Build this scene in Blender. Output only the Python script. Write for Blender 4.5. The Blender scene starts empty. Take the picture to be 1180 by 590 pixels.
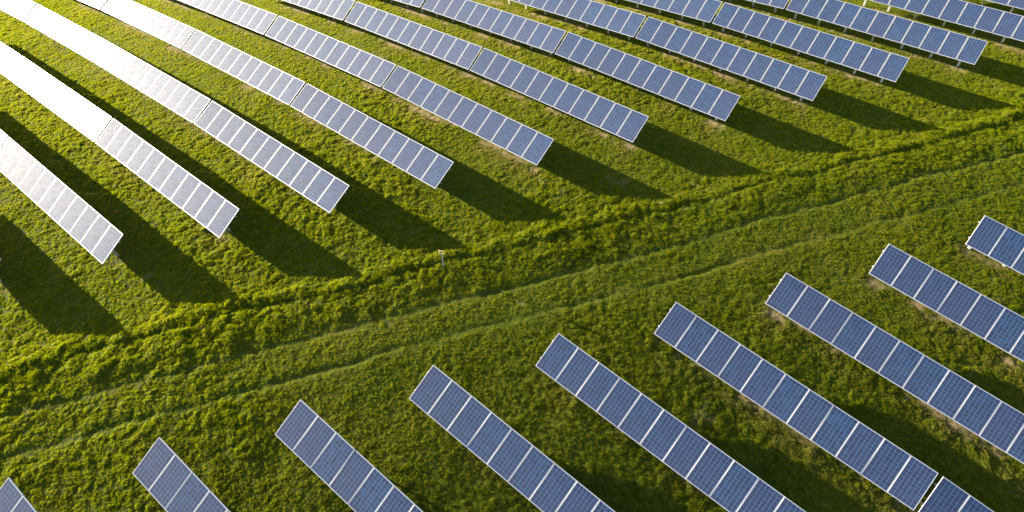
import bpy, bmesh, math, random
import numpy as np
from mathutils import Matrix, Vector, Euler

random.seed(7)
SC = bpy.context.scene
COL = SC.collection
R = math.radians

# ------------------------------------------------------------------ camera
YAW, PITCH, ROLL = -0.68449819, 0.95594988, -0.03126949
CAM_Z = 23.3176670
def camera_axes():
    f = Vector((math.sin(YAW) * math.cos(PITCH), math.cos(YAW) * math.cos(PITCH), -math.sin(PITCH)))
    r = Vector((math.cos(YAW), -math.sin(YAW), 0))
    u = r.cross(f)
    c, s = math.cos(ROLL), math.sin(ROLL)
    return c * r + s * u, -s * r + c * u, f
cr, cu, cf = camera_axes()
cam = bpy.data.cameras.new('camera')
cam.sensor_width = 36.0
cam.lens = 36.0 * 696.848 / 1180.0
cam.clip_start, cam.clip_end = 0.5, 9000
co = bpy.data.objects.new('camera', cam)
M = Matrix((cr, cu, -cf)).transposed().to_4x4()
M.translation = (0, 0, CAM_Z)
co.matrix_world = M
COL.objects.link(co)
SC.camera = co

# ------------------------------------------------------------------ sky, sun, exposure
SUN_AZ, SUN_EL = 258.8, 10.7            # azimuth from +Y towards +X
world = bpy.data.worlds.new('World'); SC.world = world; world.use_nodes = True
wn = world.node_tree
sky = wn.nodes.new('ShaderNodeTexSky')
sky.sky_type = 'NISHITA'; sky.sun_disc = False
sky.sun_elevation = R(SUN_EL); sky.sun_rotation = R(SUN_AZ)
sky.air_density = 1.0; sky.dust_density = 1.0; sky.ozone_density = 1.0
wn.links.new(sky.outputs[0], wn.nodes['Background'].inputs[0])
wn.nodes['Background'].inputs[1].default_value = 0.065
sl = bpy.data.lights.new('sun', 'SUN'); sl.energy = 5.0; sl.angle = R(0.5); sl.color = (1.0, 0.89, 0.70)
so = bpy.data.objects.new('sun', sl); COL.objects.link(so)
to_sun = Vector((math.sin(R(SUN_AZ)) * math.cos(R(SUN_EL)), math.cos(R(SUN_AZ)) * math.cos(R(SUN_EL)), math.sin(R(SUN_EL))))
so.rotation_euler = to_sun.to_track_quat('Z', 'Y').to_euler()
so.location = (-30, -10, 40)
vs = SC.view_settings
vs.view_transform = 'Standard'; vs.look = 'None'; vs.gamma = 1.0; vs.use_curve_mapping = False
vs.exposure = 3.1
SC.render.engine = 'CYCLES'
SC.cycles.max_bounces = 6
SC.cycles.transparent_max_bounces = 4
SC.cycles.caustics_reflective = False
SC.cycles.caustics_refractive = False

# ------------------------------------------------------------------ material helpers
class NT:
    def __init__(self, name):
        self.m = bpy.data.materials.new(name); self.m.use_nodes = True
        self.t = self.m.node_tree
        self.p = self.t.nodes['Principled BSDF']
        self.out = self.t.nodes['Material Output']
    def n(self, kind, **kw):
        x = self.t.nodes.new(kind)
        for k, v in kw.items():
            if k == 'ins':
                for i, val in v.items(): self.put(x.inputs[i], val)
            else: setattr(x, k, v)
        return x
    def put(self, sock, val):
        if isinstance(val, bpy.types.NodeSocket): self.t.links.new(val, sock)
        else: sock.default_value = val
    def math(self, op, a, b=0.0, c=0.0):
        x = self.n('ShaderNodeMath', operation=op)
        self.put(x.inputs[0], a); self.put(x.inputs[1], b); self.put(x.inputs[2], c)
        return x.outputs[0]
    def mix(self, f, a, b):
        x = self.n('ShaderNodeMix', data_type='RGBA')
        self.put(x.inputs[0], f); self.put(x.inputs[6], a); self.put(x.inputs[7], b)
        return x.outputs[2]
    def noise(self, vec, scale, detail=2.0, rough=0.5):
        x = self.n('ShaderNodeTexNoise')
        self.put(x.inputs['Vector'], vec); x.inputs['Scale'].default_value = scale
        x.inputs['Detail'].default_value = detail; x.inputs['Roughness'].default_value = rough
        return x.outputs[0]
    def ramp(self, v, lo, hi, a=0.0, b=1.0):
        x = self.n('ShaderNodeMapRange'); x.clamp = True
        self.put(x.inputs[0], v)
        for i, q in ((1, lo), (2, hi), (3, a), (4, b)): x.inputs[i].default_value = q
        return x.outputs[0]

def C4(r, g, b): return (r, g, b, 1.0)

def mat_metal(name, col, rough=0.45, metal=0.6):
    k = NT(name)
    pos = k.n('ShaderNodeTexCoord').outputs['Object']
    nz = k.noise(pos, 9.0, 3.0)
    k.put(k.p.inputs['Base Color'], k.mix(k.ramp(nz, 0.3, 0.7), C4(*[c * 0.86 for c in col]), C4(*col)))
    k.put(k.p.inputs['Roughness'], k.ramp(nz, 0.2, 0.8, rough - 0.06, rough + 0.1))
    k.p.inputs['Metallic'].default_value = metal
    return k.m

def mat_cells():
    k = NT('solar cells under glass')
    co_ = k.n('ShaderNodeTexCoord').outputs['Object']
    sep = k.n('ShaderNodeSeparateXYZ'); k.put(sep.inputs[0], co_)
    u = k.math('ADD', k.math('DIVIDE', sep.outputs[0], 0.1578), 3.0)
    v = k.math('ADD', k.math('DIVIDE', sep.outputs[1], 0.1575), 5.0)
    fu = k.math('ABSOLUTE', k.math('SUBTRACT', k.math('FRACT', u), 0.5))
    fv = k.math('ABSOLUTE', k.math('SUBTRACT', k.math('FRACT', v), 0.5))
    lu = k.math('GREATER_THAN', fu, 0.5 - 0.036)
    lv = k.math('GREATER_THAN', fv, 0.5 - 0.030)
    line = k.math('MAXIMUM', lu, k.math('MULTIPLY', lv, 0.75))
    # every cell its own blue
    comb = k.n('ShaderNodeCombineXYZ')
    k.put(comb.inputs[0], k.math('FLOOR', u)); k.put(comb.inputs[1], k.math('FLOOR', v))
    oi = k.n('ShaderNodeObjectInfo')
    k.put(comb.inputs[2], k.math('MULTIPLY', oi.outputs['Random'], 97.0))
    wn_ = k.n('ShaderNodeTexWhiteNoise', noise_dimensions='3D'); k.put(wn_.inputs['Vector'], comb.outputs[0])
    cell = k.mix(wn_.outputs['Value'], C4(0.0006, 0.006, 0.021), C4(0.004, 0.021, 0.060))
    cell = k.mix(k.math('MULTIPLY', oi.outputs['Random'], 0.7), cell, C4(0.008, 0.012, 0.034))
    cry = k.n('ShaderNodeTexVoronoi'); k.put(cry.inputs['Vector'], co_); cry.inputs['Scale'].default_value = 45
    cell = k.mix(k.math('MULTIPLY', cry.outputs['Distance'], 0.35), cell, C4(0.03, 0.05, 0.12))
    col = k.mix(line, cell, C4(0.058, 0.095, 0.18))
    # thin dust, heavier towards the low edge
    dust = k.math('MULTIPLY', k.noise(co_, 3.0, 4.0), k.ramp(sep.outputs[1], -0.8, 0.8, 0.03, 0.006))
    col = k.mix(dust, col, C4(0.40, 0.36, 0.30))
    top = k.n('ShaderNodeNewGeometry')
    k.put(k.p.inputs['Base Color'], col)
    k.put(k.p.inputs['Roughness'], k.ramp(k.noise(co_, 5.0, 3.0), 0.3, 0.7, 0.71, 0.78))
    k.p.inputs['IOR'].default_value = 1.45
    k.p.inputs['Specular IOR Level'].default_value = 0.155
    k.p.inputs['Coat Weight'].default_value = 0.03
    k.p.inputs['Coat Roughness'].default_value = 0.14
    return k.m

def mat_plain(name, col, rough=0.6):
    k = NT(name)
    pos = k.n('ShaderNodeTexCoord').outputs['Object']
    k.put(k.p.inputs['Base Color'], k.mix(k.noise(pos, 14.0, 3.0), C4(*[c * 0.8 for c in col]), C4(*col)))
    k.p.inputs['Roughness'].default_value = rough
    return k.m

def mat_ground():
    k = NT('turf and soil')
    pos = k.n('ShaderNodeNewGeometry').outputs['Position']
    n1 = k.noise(pos, 0.35, 3.0); n2 = k.noise(pos, 3.2, 4.0); n3 = k.noise(pos, 22.0, 3.0)
    turf = k.mix(k.ramp(n2, 0.35, 0.65), C4(0.026, 0.036, 0.003), C4(0.044, 0.052, 0.004))
    turf = k.mix(k.math('MULTIPLY', k.ramp(n1, 0.4, 0.65), 0.5), turf, C4(0.058, 0.055, 0.006))
    soil = k.mix(k.ramp(n3, 0.3, 0.7), C4(0.10, 0.076, 0.036), C4(0.19, 0.142, 0.072))
    at = k.n('ShaderNodeAttribute', attribute_name='soil')
    k.put(k.p.inputs['Base Color'], k.mix(at.outputs['Fac'], turf, soil))
    k.p.inputs['Roughness'].default_value = 0.95
    k.p.inputs['Specular IOR Level'].default_value = 0.05
    b = k.n('ShaderNodeBump'); b.inputs['Strength'].default_value = 0.5; b.inputs['Distance'].default_value = 0.03
    k.put(b.inputs['Height'], n3); k.put(k.p.inputs['Normal'], b.outputs[0])
    return k.m

def mat_grass():
    k = NT('grass blades')
    pos = k.n('ShaderNodeNewGeometry').outputs['Position']
    big = k.ramp(k.noise(pos, 0.22, 3.0), 0.35, 0.65)
    mid = k.ramp(k.noise(pos, 1.7, 3.0), 0.35, 0.65)
    oi = k.n('ShaderNodeObjectInfo')
    col = k.mix(big, C4(0.094, 0.128, 0.002), C4(0.130, 0.146, 0.002))
    col = k.mix(k.math('MULTIPLY', mid, 0.5), col, C4(0.060, 0.105, 0.004))
    col = k.mix(k.math('MULTIPLY', oi.outputs['Random'], 0.4), col, C4(0.150, 0.148, 0.004))
    dry = k.n('ShaderNodeAttribute', attribute_name='dry', attribute_type='INSTANCER')
    col = k.mix(dry.outputs['Fac'], col, C4(0.24, 0.18, 0.055))
    k.put(k.p.inputs['Base Color'], col)
    k.p.inputs['Roughness'].default_value = 0.55
    k.p.inputs['Specular IOR Level'].default_value = 0.03
    tr = k.n('ShaderNodeBsdfTranslucent'); k.put(tr.inputs[0], k.mix(0.35, col, C4(0.28, 0.30, 0.003)))
    mx = k.n('ShaderNodeMixShader'); mx.inputs[0].default_value = 0.5
    k.put(mx.inputs[1], k.p.outputs[0]); k.put(mx.inputs[2], tr.outputs[0])
    k.put(k.out.inputs['Surface'], mx.outputs[0])
    return k.m

MAT = {
    'frame': mat_metal('anodised frame', (0.255, 0.262, 0.29), 0.5, 0.2),
    'steel': mat_metal('galvanised steel', (0.55, 0.56, 0.57), 0.45, 0.5),
    'cells': mat_cells(),
    'back': mat_plain('white backsheet', (0.72, 0.72, 0.70), 0.5),
    'ground': mat_ground(),
    'grass': mat_grass(),
    'stake': mat_plain('weathered grey stake', (0.42, 0.37, 0.32), 0.8),
    'plate': mat_plain('yellow sign plate', (0.82, 0.62, 0.24), 0.5),
    'mark': mat_plain('dark red sign mark', (0.42, 0.12, 0.04), 0.6),
}

# ------------------------------------------------------------------ terrain
def terrain(x, y):
    """level of the field before tussocks and ruts; a low broad ridge that carries the track"""
    x = np.asarray(x, float); y = np.asarray(y, float)
    xs = np.clip(x, -95, 45); ys = np.clip(y, -40, 85)
    u = (xs + 10) / 20; v = (ys - 15) / 20
    z = (-0.94645 * u * u + 1.57718 * u * v - 0.66926 * v * v
         - 0.04924 * u ** 3 + 0.01180 * u * u * v + 0.01057 * u * v * v - 0.06312 * v ** 3)
    lo = -6.0
    return np.where(z < lo, lo - 4.0 * (1 - np.exp((z - lo) / 4.0)), np.minimum(z, 0.8))
DROP = 0.21                                # ground below the terrain fit
def level(x, y): return terrain(x, y) - DROP

rng = np.random.default_rng(11)
_T = rng.random((256, 256))
def vnoise(x, y, s, seed=0):
    """smooth value noise in 0..1 at cell size s"""
    x = x / s + seed * 17.3; y = y / s + seed * 9.1
    xi = np.floor(x).astype(int); yi = np.floor(y).astype(int)
    fx = x - xi; fy = y - yi
    fx = fx * fx * (3 - 2 * fx); fy = fy * fy * (3 - 2 * fy)
    g = lambda a, b: _T[a & 255, b & 255]
    return ((g(xi, yi) * (1 - fx) + g(xi + 1, yi) * fx) * (1 - fy)
            + (g(xi, yi + 1) * (1 - fx) + g(xi + 1, yi + 1) * fx) * fy)
def mounds(x, y, s, seed=0):
    """rounded tussocks: distance to jittered points, tops up"""
    px = x / s; py = y / s
    xi = np.floor(px).astype(int); yi = np.floor(py).astype(int)
    best = np.full(x.shape, 9.0); hgt = np.zeros(x.shape)
    for dx in (-1, 0, 1):
        for dy in (-1, 0, 1):
            a = xi + dx; b = yi + dy
            jx = a + _T[(a + 31 * seed) & 255, (b + 7) & 255]
            jy = b + _T[(a + 101) & 255, (b + 57 * seed + 3) & 255]
            d = np.hypot(px - jx, py - jy)
            k = d < best
            best = np.where(k, d, best)
            hgt = np.where(k, 0.35 + 0.65 * _T[(a + 13) & 255, (b + 29 + seed) & 255], hgt)
    return np.clip(1 - best * best * 1.5, 0, 1) * hgt

def poly_dist(x, y, pts):
    """signed distance to a polyline, positive on its left side (towards the far block)"""
    best = np.full(x.shape, 1e9); sg = np.zeros(x.shape)
    for (ax, ay), (bx, by) in zip(pts[:-1], pts[1:]):
        dx, dy = bx - ax, by - ay
        L2 = dx * dx + dy * dy
        t = np.clip(((x - ax) * dx + (y - ay) * dy) / L2, 0, 1)
        d = np.hypot(x - ax - t * dx, y - ay - t * dy)
        side = dx * (y - ay) - dy * (x - ax)
        k = d < best
        best = np.where(k, d, best); sg = np.where(k, np.sign(side), sg)
    return best * sg
FURROW = [(-46, -36), (-24, -5.2), (-20.8, -0.4), (-17.95, 3.81), (-15.4, 6.9), (-12.0, 11.6), (-8.68, 16.14), (-5.63, 20.3), (-0.16, 27.9), (1.16, 29.7), (3.22, 32.7), (6.51, 37.5), (30, 71)]
RUT_A = [(-46, -38), (-22.27, -6.03), (-19.29, -2.0), (-12.01, 8.0), (-8.64, 12.5), (-6.63, 15.25), (-1.93, 22.05), (1.92, 27.6), (4.43, 31.05), (7.09, 34.7), (32, 70)]
RUT_B = [(-46, -42), (-20.61, -6.88), (-17.85, -3.0), (-16.65, -1.3), (-9.59, 8.6), (-8.08, 10.6), (-5.64, 13.75), (-1.09, 20.2), (2.66, 25.5), (4.63, 28.2), (7.61, 32.27), (34, 69)]

# ------------------------------------------------------------------ the rows of arrays (end next to the track, on the low edge)
TILT = 0.436 
MW, ML = 1.005, 1.652                      # module
FAR_ROWS = {  # x, y of the low corner by the track, number of arrays away from it
    'Z': (-28.05, -3.52, 1), 'A': (-24.90, 0.67, 2), 'B': (-21.83, 4.88, 3), 'C': (-18.74, 9.05, 4), 'D': (-15.69, 13.35, 4),
    'E': (-12.57, 17.71, 4), 'F': (-9.50, 22.12, 3), 'G': (-6.35, 26.53, 3), 'H': (-3.22, 30.95, 2), 'I': (-0.09, 35.34, 2),
    'J': (3.07, 39.73, 2), 'K': (6.22, 44.13, 1), 'L': (9.37, 48.53, 1)}
NEAR_ROWS = [(-18.62, -8.08, 1), (-15.55, -3.87, 1), (-12.45, 0.35, 1), (-9.32, 4.56, 1), (-6.15, 8.75, 1),
             (-3.04, 12.96, 2), (0.05, 17.15, 1), (3.06, 21.37, 1), (6.02, 25.63, 1)]
NEAR_YAW = -0.0146
# small corrections of the low-edge level at the array joints (m)
BUMP = {('C', 0): 0.03, ('C', 1): 0.06, ('C', 2): -0.03, ('D', 2): -0.05, ('A', 1): 0.05, ('B', 1): 0.04, ('E', 2): -0.03}

# ------------------------------------------------------------------ ground sheet
def axis(lo, hi, step, far):
    a = list(np.arange(lo, hi + 1e-6, step))
    d = step
    while a[-1] < far: d *= 1.45; a.append(a[-1] + d)
    d = step
    while a[0] > -far: d *= 1.45; a.insert(0, a[0] - d)
    return np.array(a)
rx, ry = math.cos(YAW), -math.sin(YAW)      # right
fx, fy = math.sin(YAW), math.cos(YAW)       # forward
sa = axis(-47, 40, 0.082, 4000); ta = axis(1.5, 52, 0.082, 4000)
S, T = np.meshgrid(sa, ta)
X = S * rx + T * fx; Y = S * ry + T * fy
near = (S > -48) & (S < 41) & (T > 0.5) & (T < 53)

dF = poly_dist(X, Y, FURROW); dA = poly_dist(X, Y, RUT_A); dB = poly_dist(X, Y, RUT_B)
wob = (vnoise(X, Y, 1.6, 3) - 0.5) * 0.35 + (vnoise(X, Y, 0.5, 4) - 0.5) * 0.16
dFw, dAw, dBw = dF + wob, dA + wob * 0.6, dB + wob * 0.6
g = lambda d, w: np.exp(-(d / w) ** 2)
sm = lambda e0, e1, q: (lambda t: t * t * (3 - 2 * t))(np.clip((q - e0) / (e1 - e0), 0, 1))
verge = sm(0.9, 0.1, dFw) * sm(-0.1, 1.3, dAw + 0.6 * (vnoise(X, Y, 0.9, 18) - 0.5))           # rough strip between furrow and first rut
verge_n = sm(2.2, 0.2, dFw) * sm(-0.1, 0.2, dFw)          # the grass just above the furrow
track = sm(-0.3, -0.7, dBw) * 0 + sm(0.2, -0.2, dAw) * sm(-0.9, -0.4, dBw)

soil = np.zeros(X.shape); dryl = np.zeros(X.shape); under = np.zeros(X.shape)
patch = vnoise(X, Y, 1.3, 5) * 0.45 + vnoise(X, Y, 0.35, 6) * 0.30 + vnoise(X, Y, 0.17, 7) * 0.25
def drip(x0, y0, length, yaw, sgn, amount):
    """bare, straw-coloured line where rain runs off the low edge of a row"""
    global soil, dryl, under
    dx = (X - x0) * sgn; along = dx * math.cos(yaw) + (Y - y0) * math.sin(yaw) * sgn
    across = (Y - y0) - (X - x0) * math.tan(yaw)
    inr = sm(-0.3, 0.5, along) * sm(length + 0.6, length, along)
    band = np.exp(-((across - 0.42 + (vnoise(X, Y, 1.1, 8) - 0.5) * 0.3) / 0.26) ** 2) * inr
    soil = np.maximum(soil, np.clip(band * amount * sm(0.42, 0.66, patch) * 1.1, 0, 1))
    dryl = np.maximum(dryl, np.clip(np.exp(-((across - 0.2) / 0.75) ** 2) * inr * amount * sm(0.25, 0.8, patch), 0, 1))
    under = np.maximum(under, sm(-0.1, 0.4, across) * sm(1.9, 1.4, across) * inr)
for key, (x0, y0, nt) in FAR_ROWS.items():
    am = {'Z': .45, 'A': .45, 'B': .5, 'C': .55, 'D': .7, 'E': .9, 'F': 1.0, 'G': 1.0, 'H': 1.0, 'I': 1.0, 'J': 1.0, 'K': .8, 'L': .7}[key]
    drip(x0, y0, nt * 11.4 + 12, 0.0, -1, am)
for i, (x0, y0, nt) in enumerate(NEAR_ROWS):
    drip(x0, y0, 26, NEAR_YAW, 1, [.35, .35, .4, .45, .6, .8, 1.0, 1.0, 1.0][i])
spots = vnoise(X, Y, 0.55, 9) * 0.7 + vnoise(X, Y, 2.9, 10) * 0.3
bare = sm(0.84, 0.92, spots) * near
rutsoil = np.clip(g(dAw, 0.16) * sm(0.40, 0.75, patch) + g(dBw, 0.16) * sm(0.45, 0.8, patch) + 1.0 * g(dFw, 0.10) * sm(0.6, 0.85, patch), 0, 1) * 0.06
soil = np.clip(np.maximum(np.maximum(soil, bare * 0.25), rutsoil), 0, 1)

wx = (vnoise(X, Y, 0.7, 21) - 0.5) * 0.5; wy = (vnoise(X, Y, 0.7, 22) - 0.5) * 0.5
m1 = mounds(X + wx, Y + wy, 0.30, 1) * (0.4 + 0.9 * vnoise(X, Y, 1.1, 23)); m2 = mounds(X + wx, Y + wy, 0.18, 2); big = vnoise(X, Y, 2.3, 1); lump = mounds(X, Y, 0.85, 3)
leftness = 0.55 + 0.45 * sm(-4, -20, X) + 0.3 * sm(-2, 6, X) * sm(0.2, 0.5, verge_n)
lean = 0.55 + 0.75 * sm(0.3, 0.75, vnoise(X, Y, 6.0, 2))
rough_amt = (0.092 * lean + leftness * 0.075 * np.clip(verge + verge_n * 0.6, 0, 1)) * (1 - 0.12 * track) * (1 - 0.5 * under)
relief = rough_amt * (0.55 * m1 + 0.40 * m2 + 0.45 * vnoise(X, Y, 0.6, 15) + 0.35 * vnoise(X, Y, 0.25, 16)) + leftness * 0.10 * lump * np.clip(verge * 0.9 + verge_n * 0.6, 0, 1) + 0.07 * (big - 0.5)
relief += 0.03 * g(dFw - 0.30, 0.35) - 0.085 * vnoise(X, Y, 1.7, 14) * g(dFw, 0.13)
relief += -0.036 * (0.2 + vnoise(X, Y, 2.1, 12)) * g(dAw, 0.14) - 0.046 * (0.2 + vnoise(X, Y, 2.6, 13)) * g(dBw, 0.14)
relief = np.where(near, relief, 0.0)
Zg = level(X, Y) + relief

# how tall and how thick the grass grows
gh = 0.75 + 0.30 * m1 + 0.30 * (lean - 0.55) + 0.30 * leftness * verge + 0.25 * leftness * verge_n
gh *= (1 - 0.08 * track) * (1 - 0.25 * g(dAw, 0.2)) * (1 - 0.25 * g(dBw, 0.2)) * (1 - 0.5 * soil) * (1 - 0.15 * under)
gd = np.clip(1.0 - 0.75 * soil, 0.05, 1) * (0.75 + 0.4 * m1) * (1 - 0.5 * g(dFw, 0.12)) * (1 - 0.75 * g(dAw, 0.15)) * (1 - 0.75 * g(dBw, 0.13))
# grass grows over the part of the field near the viewpoint
edge = 3.0 + 0.0 * T
half_l = 20.5 + (T - 5.0) * (46.5 - 20.5) / 43.0
half_r = 20.8 + (T - 5.0) * (39.5 - 20.8) / 34.0
grow = (S > -half_l - edge) & (S < half_r + edge) & (T > 2.0) & (T < 51.5)
gd = np.where(grow & near, gd, 0.0) * 135.0
dryp = np.clip(np.maximum(soil * 0.9, dryl * 0.8) + 0.25 * sm(0.62, 0.85, patch), 0, 1)

def grid_mesh(name, X, Y, Z):
    h, w = X.shape
    me = bpy.data.meshes.new(name)
    me.vertices.add(h * w)
    me.vertices.foreach_set('co', np.stack([X, Y, Z], -1).astype(np.float32).ravel())
    i = np.arange(h * w).reshape(h, w)
    q = np.stack([i[:-1, :-1], i[:-1, 1:], i[1:, 1:], i[1:, :-1]], -1).reshape(-1)
    nq = q.size // 4
    me.loops.add(q.size); me.polygons.add(nq)
    me.loops.foreach_set('vertex_index', q.astype(np.int32))
    me.polygons.foreach_set('loop_start', np.arange(0, q.size, 4, dtype=np.int32))
    me.polygons.foreach_set('use_smooth', np.ones(nq, bool))
    me.update(); me.validate()
    return me
gm = grid_mesh('ground', X, Y, Zg)
for nm, arr in (('soil', soil), ('grass_density', gd), ('grass_height', gh), ('dry', dryp)):
    at = gm.attributes.new(nm, 'FLOAT', 'POINT')
    at.data.foreach_set('value', arr.astype(np.float32).ravel())
gm.materials.append(MAT['ground'])
ground = bpy.data.objects.new('ground', gm); COL.objects.link(ground)
ground['kind'] = 'structure'
ground['label'] = 'gently sloping green field with two wheel ruts and a furrow'

# ------------------------------------------------------------------ solar arrays
def link(name, me, parent, loc=(0, 0, 0), rot=(0, 0, 0)):
    o = bpy.data.objects.new(name, me); COL.objects.link(o)
    o.parent = parent; o.location = loc; o.rotation_euler = rot
    return o
def mesh_from(name, verts, faces, mats, fmat=None):
    me = bpy.data.meshes.new(name); me.from_pydata(verts, [], faces)
    for m in mats: me.materials.append(m)
    if fmat: me.polygons.foreach_set('material_index', fmat)
    me.update()
    return me
def box_data(x0, x1, y0, y1, z0, z1):
    v = [(x0, y0, z0), (x1, y0, z0), (x1, y1, z0), (x0, y1, z0), (x0, y0, z1), (x1, y0, z1), (x1, y1, z1), (x0, y1, z1)]
    f = [(3, 2, 1, 0), (4, 5, 6, 7), (0, 1, 5, 4), (1, 2, 6, 5), (2, 3, 7, 6), (3, 0, 4, 7)]
    return v, f
def extrude_profile(prof, axis_, l0, l1):
    """closed 2D profile swept along an axis ('x','y' or 'z')"""
    n = len(prof); v = []
    for l in (l0, l1):
        for a, b in prof:
            v.append({'x': (l, a, b), 'y': (a, l, b), 'z': (a, b, l)}[axis_])
    f = [(i, (i + 1) % n, n + (i + 1) % n, n + i) for i in range(n)]
    f += [tuple(range(n))[::-1], tuple(range(n, 2 * n))]
    return v, f
def channel(w, h, t):
    """open C section, opening to +a"""
    return [(-w / 2, -h / 2), (w / 2, -h / 2), (w / 2, -h / 2 + t), (-w / 2 + t, -h / 2 + t),
            (-w / 2 + t, h / 2 - t), (w / 2, h / 2 - t), (w / 2, h / 2), (-w / 2, h / 2)]

FW, FD = 0.027, 0.040
def ring_mesh():
    o = [(-MW / 2, -ML / 2), (MW / 2, -ML / 2), (MW / 2, ML / 2), (-MW / 2, ML / 2)]
    i = [(a - math.copysign(FW, a), b - math.copysign(FW, b)) for a, b in o]
    c = 0.003
    oc = [(a - math.copysign(c, a), b - math.copysign(c, b)) for a, b in o]
    v = [(a, b, 0) for a, b in o] + [(a, b, FD - c) for a, b in o] + [(a, b, FD) for a, b in oc] + [(a, b, FD) for a, b in i] + [(a, b, 0) for a, b in i]
    f = []
    for L in range(4):
        for k in range(4):
            f.append((L * 4 + k, L * 4 + (k + 1) % 4, L * 4 + 4 + (k + 1) % 4, L * 4 + 4 + k))
    for k in range(4): f.append((16 + k, 16 + (k + 1) % 4, (k + 1) % 4, k))
    return mesh_from('solar_panel_frame', v, f, [MAT['frame']])
ME_FRAME = ring_mesh()
v_, f_ = box_data(-MW / 2 + FW, MW / 2 - FW, -ML / 2 + FW, ML / 2 - FW, FD - 0.010, FD - 0.0035)
ME_GLASS = mesh_from('glass_sheet', v_, f_, [MAT['cells'], MAT['back']], [1, 0, 1, 1, 1, 1])

RAFT_H, RAIL_H = 0.08, 0.055
SL = ML * math.cos(TILT)
LOW = 0.81                                  # low edge above ground
def slope_pt(s, dn=0.0):
    """local (y, z) of a point s metres up the slope, dn below the panel underside"""
    return (s * math.cos(TILT) + dn * math.sin(TILT), LOW + s * math.sin(TILT) - dn * math.cos(TILT))
v_, f_ = extrude_profile([(b, a) for a, b in channel(RAIL_H, 0.045, 0.005)][::-1], 'x', -0.5, 0.5)
ME_RAIL = mesh_from('rail', v_, f_, [MAT['steel']])
v_, f_ = extrude_profile(channel(0.05, RAFT_H, 0.006), 'y', -0.70, 0.70)
ME_RAFTER = mesh_from('rafter', v_, f_, [MAT['steel']])
POST_TOP = slope_pt(ML / 2, RAIL_H + RAFT_H)[1] + 0.05
v_, f_ = extrude_profile(channel(0.12, 0.07, 0.012), 'z', -0.55, POST_TOP)
ME_POST = mesh_from('post', v_, f_, [MAT['steel']])
by0, bz0 = SL / 2, POST_TOP - 0.52
by1, bz1 = slope_pt(ML * 0.26, RAIL_H + RAFT_H)
bl = math.hypot(by1 - by0, bz1 - bz0)
v_, f_ = extrude_profile(channel(0.035, 0.035, 0.005), 'y', 0, bl)
ME_BRACE = mesh_from('brace', v_, f_, [MAT['steel']])
BR_ROT = math.atan2(bz1 - bz0, by1 - by0)

def make_array(x_lo, x_hi, y_lo, y_hi, dz0, dz1, label, group, pitch, trim=0.0):
    """eleven panels on one pair of rails; x_lo..x_hi along the row on the low edge"""
    z0 = float(level(x_lo, y_lo)) + dz0; z1 = float(level(x_hi, y_hi)) + dz1
    span = math.hypot(x_hi - x_lo, y_hi - y_lo)
    a = math.atan2(z1 - z0, span); yaw = math.atan2(y_hi - y_lo, x_hi - x_lo)
    root = bpy.data.objects.new('solar_array', None); COL.objects.link(root)
    root.empty_display_size = 0.3
    root.location = ((x_lo + x_hi) / 2, (y_lo + y_hi) / 2, (z0 + z1) / 2)
    tw = random.gauss(0, 0.0025) + trim
    root.rotation_euler = (tw, -a, yaw)
    root['label'] = label; root['category'] = 'solar array'; root['group'] = group
    py, pz = slope_pt(ML / 2)
    for k in range(11):
        x = (k - 5) * pitch
        j = random.gauss(0, 0.0025); j2 = random.gauss(0, 0.002)
        p = link('solar_panel', ME_FRAME, root, (x, py, pz + random.gauss(0, 0.0015)), (TILT + j, j2, 0))
        link('glass_sheet', ME_GLASS, p)
    full = 11 * pitch
    for s in (0.24, 0.76):
        yy, zz = slope_pt(ML * s, RAIL_H / 2 + 0.001)
        r = link('rail', ME_RAIL, root, (0, yy, zz), (TILT, 0, 0)); r.scale = (full + 0.09, 1, 1)
    yy, zz = slope_pt(ML / 2, RAIL_H + RAFT_H / 2 + 0.002)
    for q in (-5.02, -3.45, -1.75, 0.0, 1.75, 3.45, 5.02):
        link('rafter', ME_RAFTER, root, (q, yy, zz), (TILT, 0, 0))
        link('post', ME_POST, root, (q - 0.09, SL / 2, 0), (0, a * 0, 0))
        link('brace', ME_BRACE, root, (q - 0.09, by0, bz0), (BR_ROT, 0, 0))
    return root

ORD = ['first', 'second', 'third', 'fourth', 'fifth', 'sixth', 'seventh', 'eighth', 'ninth', 'tenth', 'eleventh', 'twelfth', 'thirteenth']
def far_label(key, k, n):
    i = 'ZABCDEFGHIJKL'.index(key)
    if key == 'Z': return 'array beyond the track whose white corner just enters at the left edge'
    if key == 'A': return ['pale glaring array by the track, leftmost fully seen beyond it', 'glaring array behind the leftmost one, cut by the left edge'][k]
    if key == 'B' and k == 2: return 'blinding white array at the left edge, farthest up the glaring row'
    if key == 'L': return 'sliver of a blue array cut by the top right corner'
    if key == 'K': return 'blue array running off the right edge near the top corner'
    tone = 'pale grey' if i < 4 else ('grey blue' if i < 6 else 'deep blue')
    row = ORD[i - 1]
    if k == 0: return f'{tone} array ending at the track, {row} row from left beyond the track'
    return f'{tone} array, {ORD[k]} up from the track in the {row} far row from left'
P_FAR, GAP_FAR = 1.0325, 0.03
for key, (x0, y0, nt) in FAR_ROWS.items():
    for k in range(nt):
        hi = x0 - k * (11 * P_FAR + GAP_FAR); lo = hi - 11 * P_FAR
        make_array(lo, hi, y0, y0, BUMP.get((key, k + 1), 0), BUMP.get((key, k), 0), far_label(key, k, nt), 'solar arrays beyond the track', P_FAR,
                   {'B': -0.015, 'C': -0.06, 'D': -0.06, 'E': -0.04}.get(key, 0.0))
P_NEAR, GAP_NEAR = 1.0105, 0.02
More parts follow.
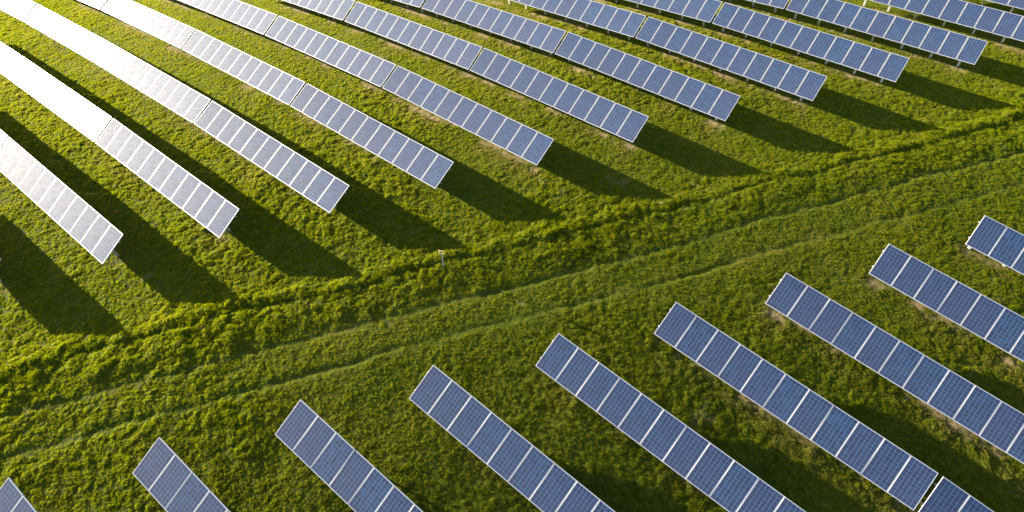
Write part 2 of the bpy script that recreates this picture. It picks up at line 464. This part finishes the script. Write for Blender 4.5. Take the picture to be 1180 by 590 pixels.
near_labels = ['blue array corner at the bottom left, first on the near side', 'second blue array from left on the near side of the track',
               'third blue array from left on the near side of the track', 'fourth blue array from left on the near side of the track',
               'middle array of the near side, fifth from left, running to the bottom edge', 'sixth array from left on the near side, all eleven panels in view',
               'seventh array from left on the near side, running off the right edge', 'eighth array from left on the near side, second from the right',
               'rightmost array on the near side with only its end showing']
for i, (x0, y0, nt) in enumerate(NEAR_ROWS):
    for k in range(nt):
        l0 = k * (11 * P_NEAR + GAP_NEAR); l1 = l0 + 11 * P_NEAR
        c, s = math.cos(NEAR_YAW), math.sin(NEAR_YAW)
        lab = near_labels[i] if k == 0 else 'array at the bottom edge past the gap, continuing the sixth near row'
        make_array(x0 + l0 * c, x0 + l1 * c, y0 + l0 * s, y0 + l1 * s, 0, 0, lab, 'solar arrays on the near side of the track', P_NEAR)

# ------------------------------------------------------------------ sign on a stake
sx, sy = -12.64, 10.39
sg = bpy.data.objects.new('warning_sign', None); COL.objects.link(sg)
sg.location = (sx, sy, float(level(sx, sy))); sg.rotation_euler = (0.02, R(1.5), -YAW - 0.1)
sg['label'] = 'small yellow sign plate on a thin grey stake by the furrow'; sg['category'] = 'sign'
v_, f_ = extrude_profile(channel(0.045, 0.035, 0.015), 'z', -0.3, 1.42)
link('stake', mesh_from('stake', v_, f_, [MAT['stake']]), sg)
def rounded(w, h, r, n=4):
    out = []
    for cx, cy, a0 in ((w / 2 - r, h / 2 - r, 0), (-w / 2 + r, h / 2 - r, 90), (-w / 2 + r, -h / 2 + r, 180), (w / 2 - r, -h / 2 + r, 270)):
        for q in range(n + 1):
            a = R(a0 + 90 * q / n); out.append((cx + r * math.cos(a), cy + r * math.sin(a)))
    return out
v_, f_ = extrude_profile([(a, b + 1.36) for a, b in rounded(0.25, 0.30, 0.03)][::-1], 'y', -0.040, -0.028)
pl = link('sign_plate', mesh_from('sign_plate', v_, f_, [MAT['plate']]), sg)
v_, f_ = extrude_profile([(0.055 * math.cos(R(a)), 1.39 + 0.06 * math.sin(R(a))) for a in range(0, 360, 30)][::-1], 'y', -0.044, -0.038)
link('sign_mark', mesh_from('sign_mark', v_, f_, [MAT['mark']]), pl)

# ------------------------------------------------------------------ grass
def tuft(name, seed, blades, rad, hmin, hmax, wid):
    rr = random.Random(seed); v = []; f = []
    for _ in range(blades):
        q = rad * math.sqrt(rr.random()); a = rr.uniform(0, 2 * math.pi)
        bx, by = q * math.cos(a), q * math.sin(a)
        h = rr.uniform(hmin, hmax) * (1.1 - 0.45 * q / rad)
        la = a + rr.gauss(0, 0.9); lean = rr.uniform(0.05, 0.6) * h
        wd = wid * rr.uniform(0.7, 1.3); wa = rr.uniform(0, math.pi)
        wx, wy = math.cos(wa) * wd / 2, math.sin(wa) * wd / 2
        b = len(v)
        for t, wk in ((0, 1.0), (0.55, 0.9)):
            px = bx + math.cos(la) * lean * t ** 1.8; pyy = by + math.sin(la) * lean * t ** 1.8; pz = h * t * (1 - 0.12 * t) - 0.015
            v += [(px - wx * wk, pyy - wy * wk, pz), (px + wx * wk, pyy + wy * wk, pz)]
        v.append((bx + math.cos(la) * lean, by + math.sin(la) * lean, h * 0.88))
        f += [(b, b + 1, b + 3, b + 2), (b + 2, b + 3, b + 4)]
    return mesh_from(name, v, f, [MAT['grass']])
tufts = [bpy.data.objects.new('tuft', tuft('grass_tuft', 40 + i, [34, 28, 38, 24, 32][i], [0.065, 0.052, 0.075, 0.042, 0.060][i], 0.02, [0.066, 0.074, 0.060, 0.088, 0.066][i], 0.009)) for i in range(5)]

ng = bpy.data.node_groups.new('grow grass', 'GeometryNodeTree')
ng.interface.new_socket('Geometry', in_out='OUTPUT', socket_type='NodeSocketGeometry')
def gn(kind, **kw):
    x = ng.nodes.new(kind)
    for a, b in kw.items(): setattr(x, a, b)
    return x
L = ng.links.new
out = gn('NodeGroupOutput')
gi = gn('GeometryNodeObjectInfo', transform_space='RELATIVE'); gi.inputs['Object'].default_value = ground
dp = gn('GeometryNodeDistributePointsOnFaces'); dp.inputs['Seed'].default_value = 5
na = gn('GeometryNodeInputNamedAttribute', data_type='FLOAT'); na.inputs['Name'].default_value = 'grass_density'
L(gi.outputs['Geometry'], dp.inputs['Mesh']); L(na.outputs['Attribute'], dp.inputs['Density'])
jn = gn('GeometryNodeJoinGeometry')
for t_ in reversed(tufts):
    oi = gn('GeometryNodeObjectInfo'); oi.inputs['Object'].default_value = t_
    g2 = gn('GeometryNodeGeometryToInstance'); L(oi.outputs['Geometry'], g2.inputs[0]); L(g2.outputs[0], jn.inputs[0])
ip = gn('GeometryNodeInstanceOnPoints'); ip.inputs['Pick Instance'].default_value = True
ri_ = gn('FunctionNodeRandomValue', data_type='INT')
[s for s in ri_.inputs if s.name == 'Min' and s.type == 'INT'][0].default_value = 0
[s for s in ri_.inputs if s.name == 'Max' and s.type == 'INT'][0].default_value = 4
L([s for s in ri_.outputs if s.type == 'INT'][0], ip.inputs['Instance Index'])
rv = gn('FunctionNodeRandomValue', data_type='FLOAT_VECTOR')
vv = [s for s in rv.inputs if s.type == 'VECTOR']
vv[0].default_value = (-0.22, -0.22, 0); vv[1].default_value = (0.22, 0.22, 6.283)
rs = gn('FunctionNodeRandomValue', data_type='FLOAT')
fl = [s for s in rs.inputs if s.type == 'VALUE']
fl[0].default_value = 0.6; fl[1].default_value = 1.45
rs.inputs['Seed'].default_value = 3
nh = gn('GeometryNodeInputNamedAttribute', data_type='FLOAT'); nh.inputs['Name'].default_value = 'grass_height'
mu = gn('ShaderNodeMath', operation='MULTIPLY')
L(nh.outputs['Attribute'], mu.inputs[0]); L([s for s in rs.outputs if s.type == 'VALUE'][0], mu.inputs[1])
L(dp.outputs['Points'], ip.inputs['Points']); L(jn.outputs[0], ip.inputs['Instance'])
L([s for s in rv.outputs if s.type == 'VECTOR'][0], ip.inputs['Rotation']); L(mu.outputs[0], ip.inputs['Scale'])
L(ip.outputs[0], out.inputs[0])
gme = bpy.data.meshes.new('grass'); gme.materials.append(MAT['grass'])
grass = bpy.data.objects.new('grass', gme); COL.objects.link(grass)
grass['kind'] = 'stuff'; grass['label'] = 'short yellow green pasture grass in bumpy tussocks'; grass['category'] = 'grass'
md = grass.modifiers.new('grow', 'NODES'); md.node_group = ng
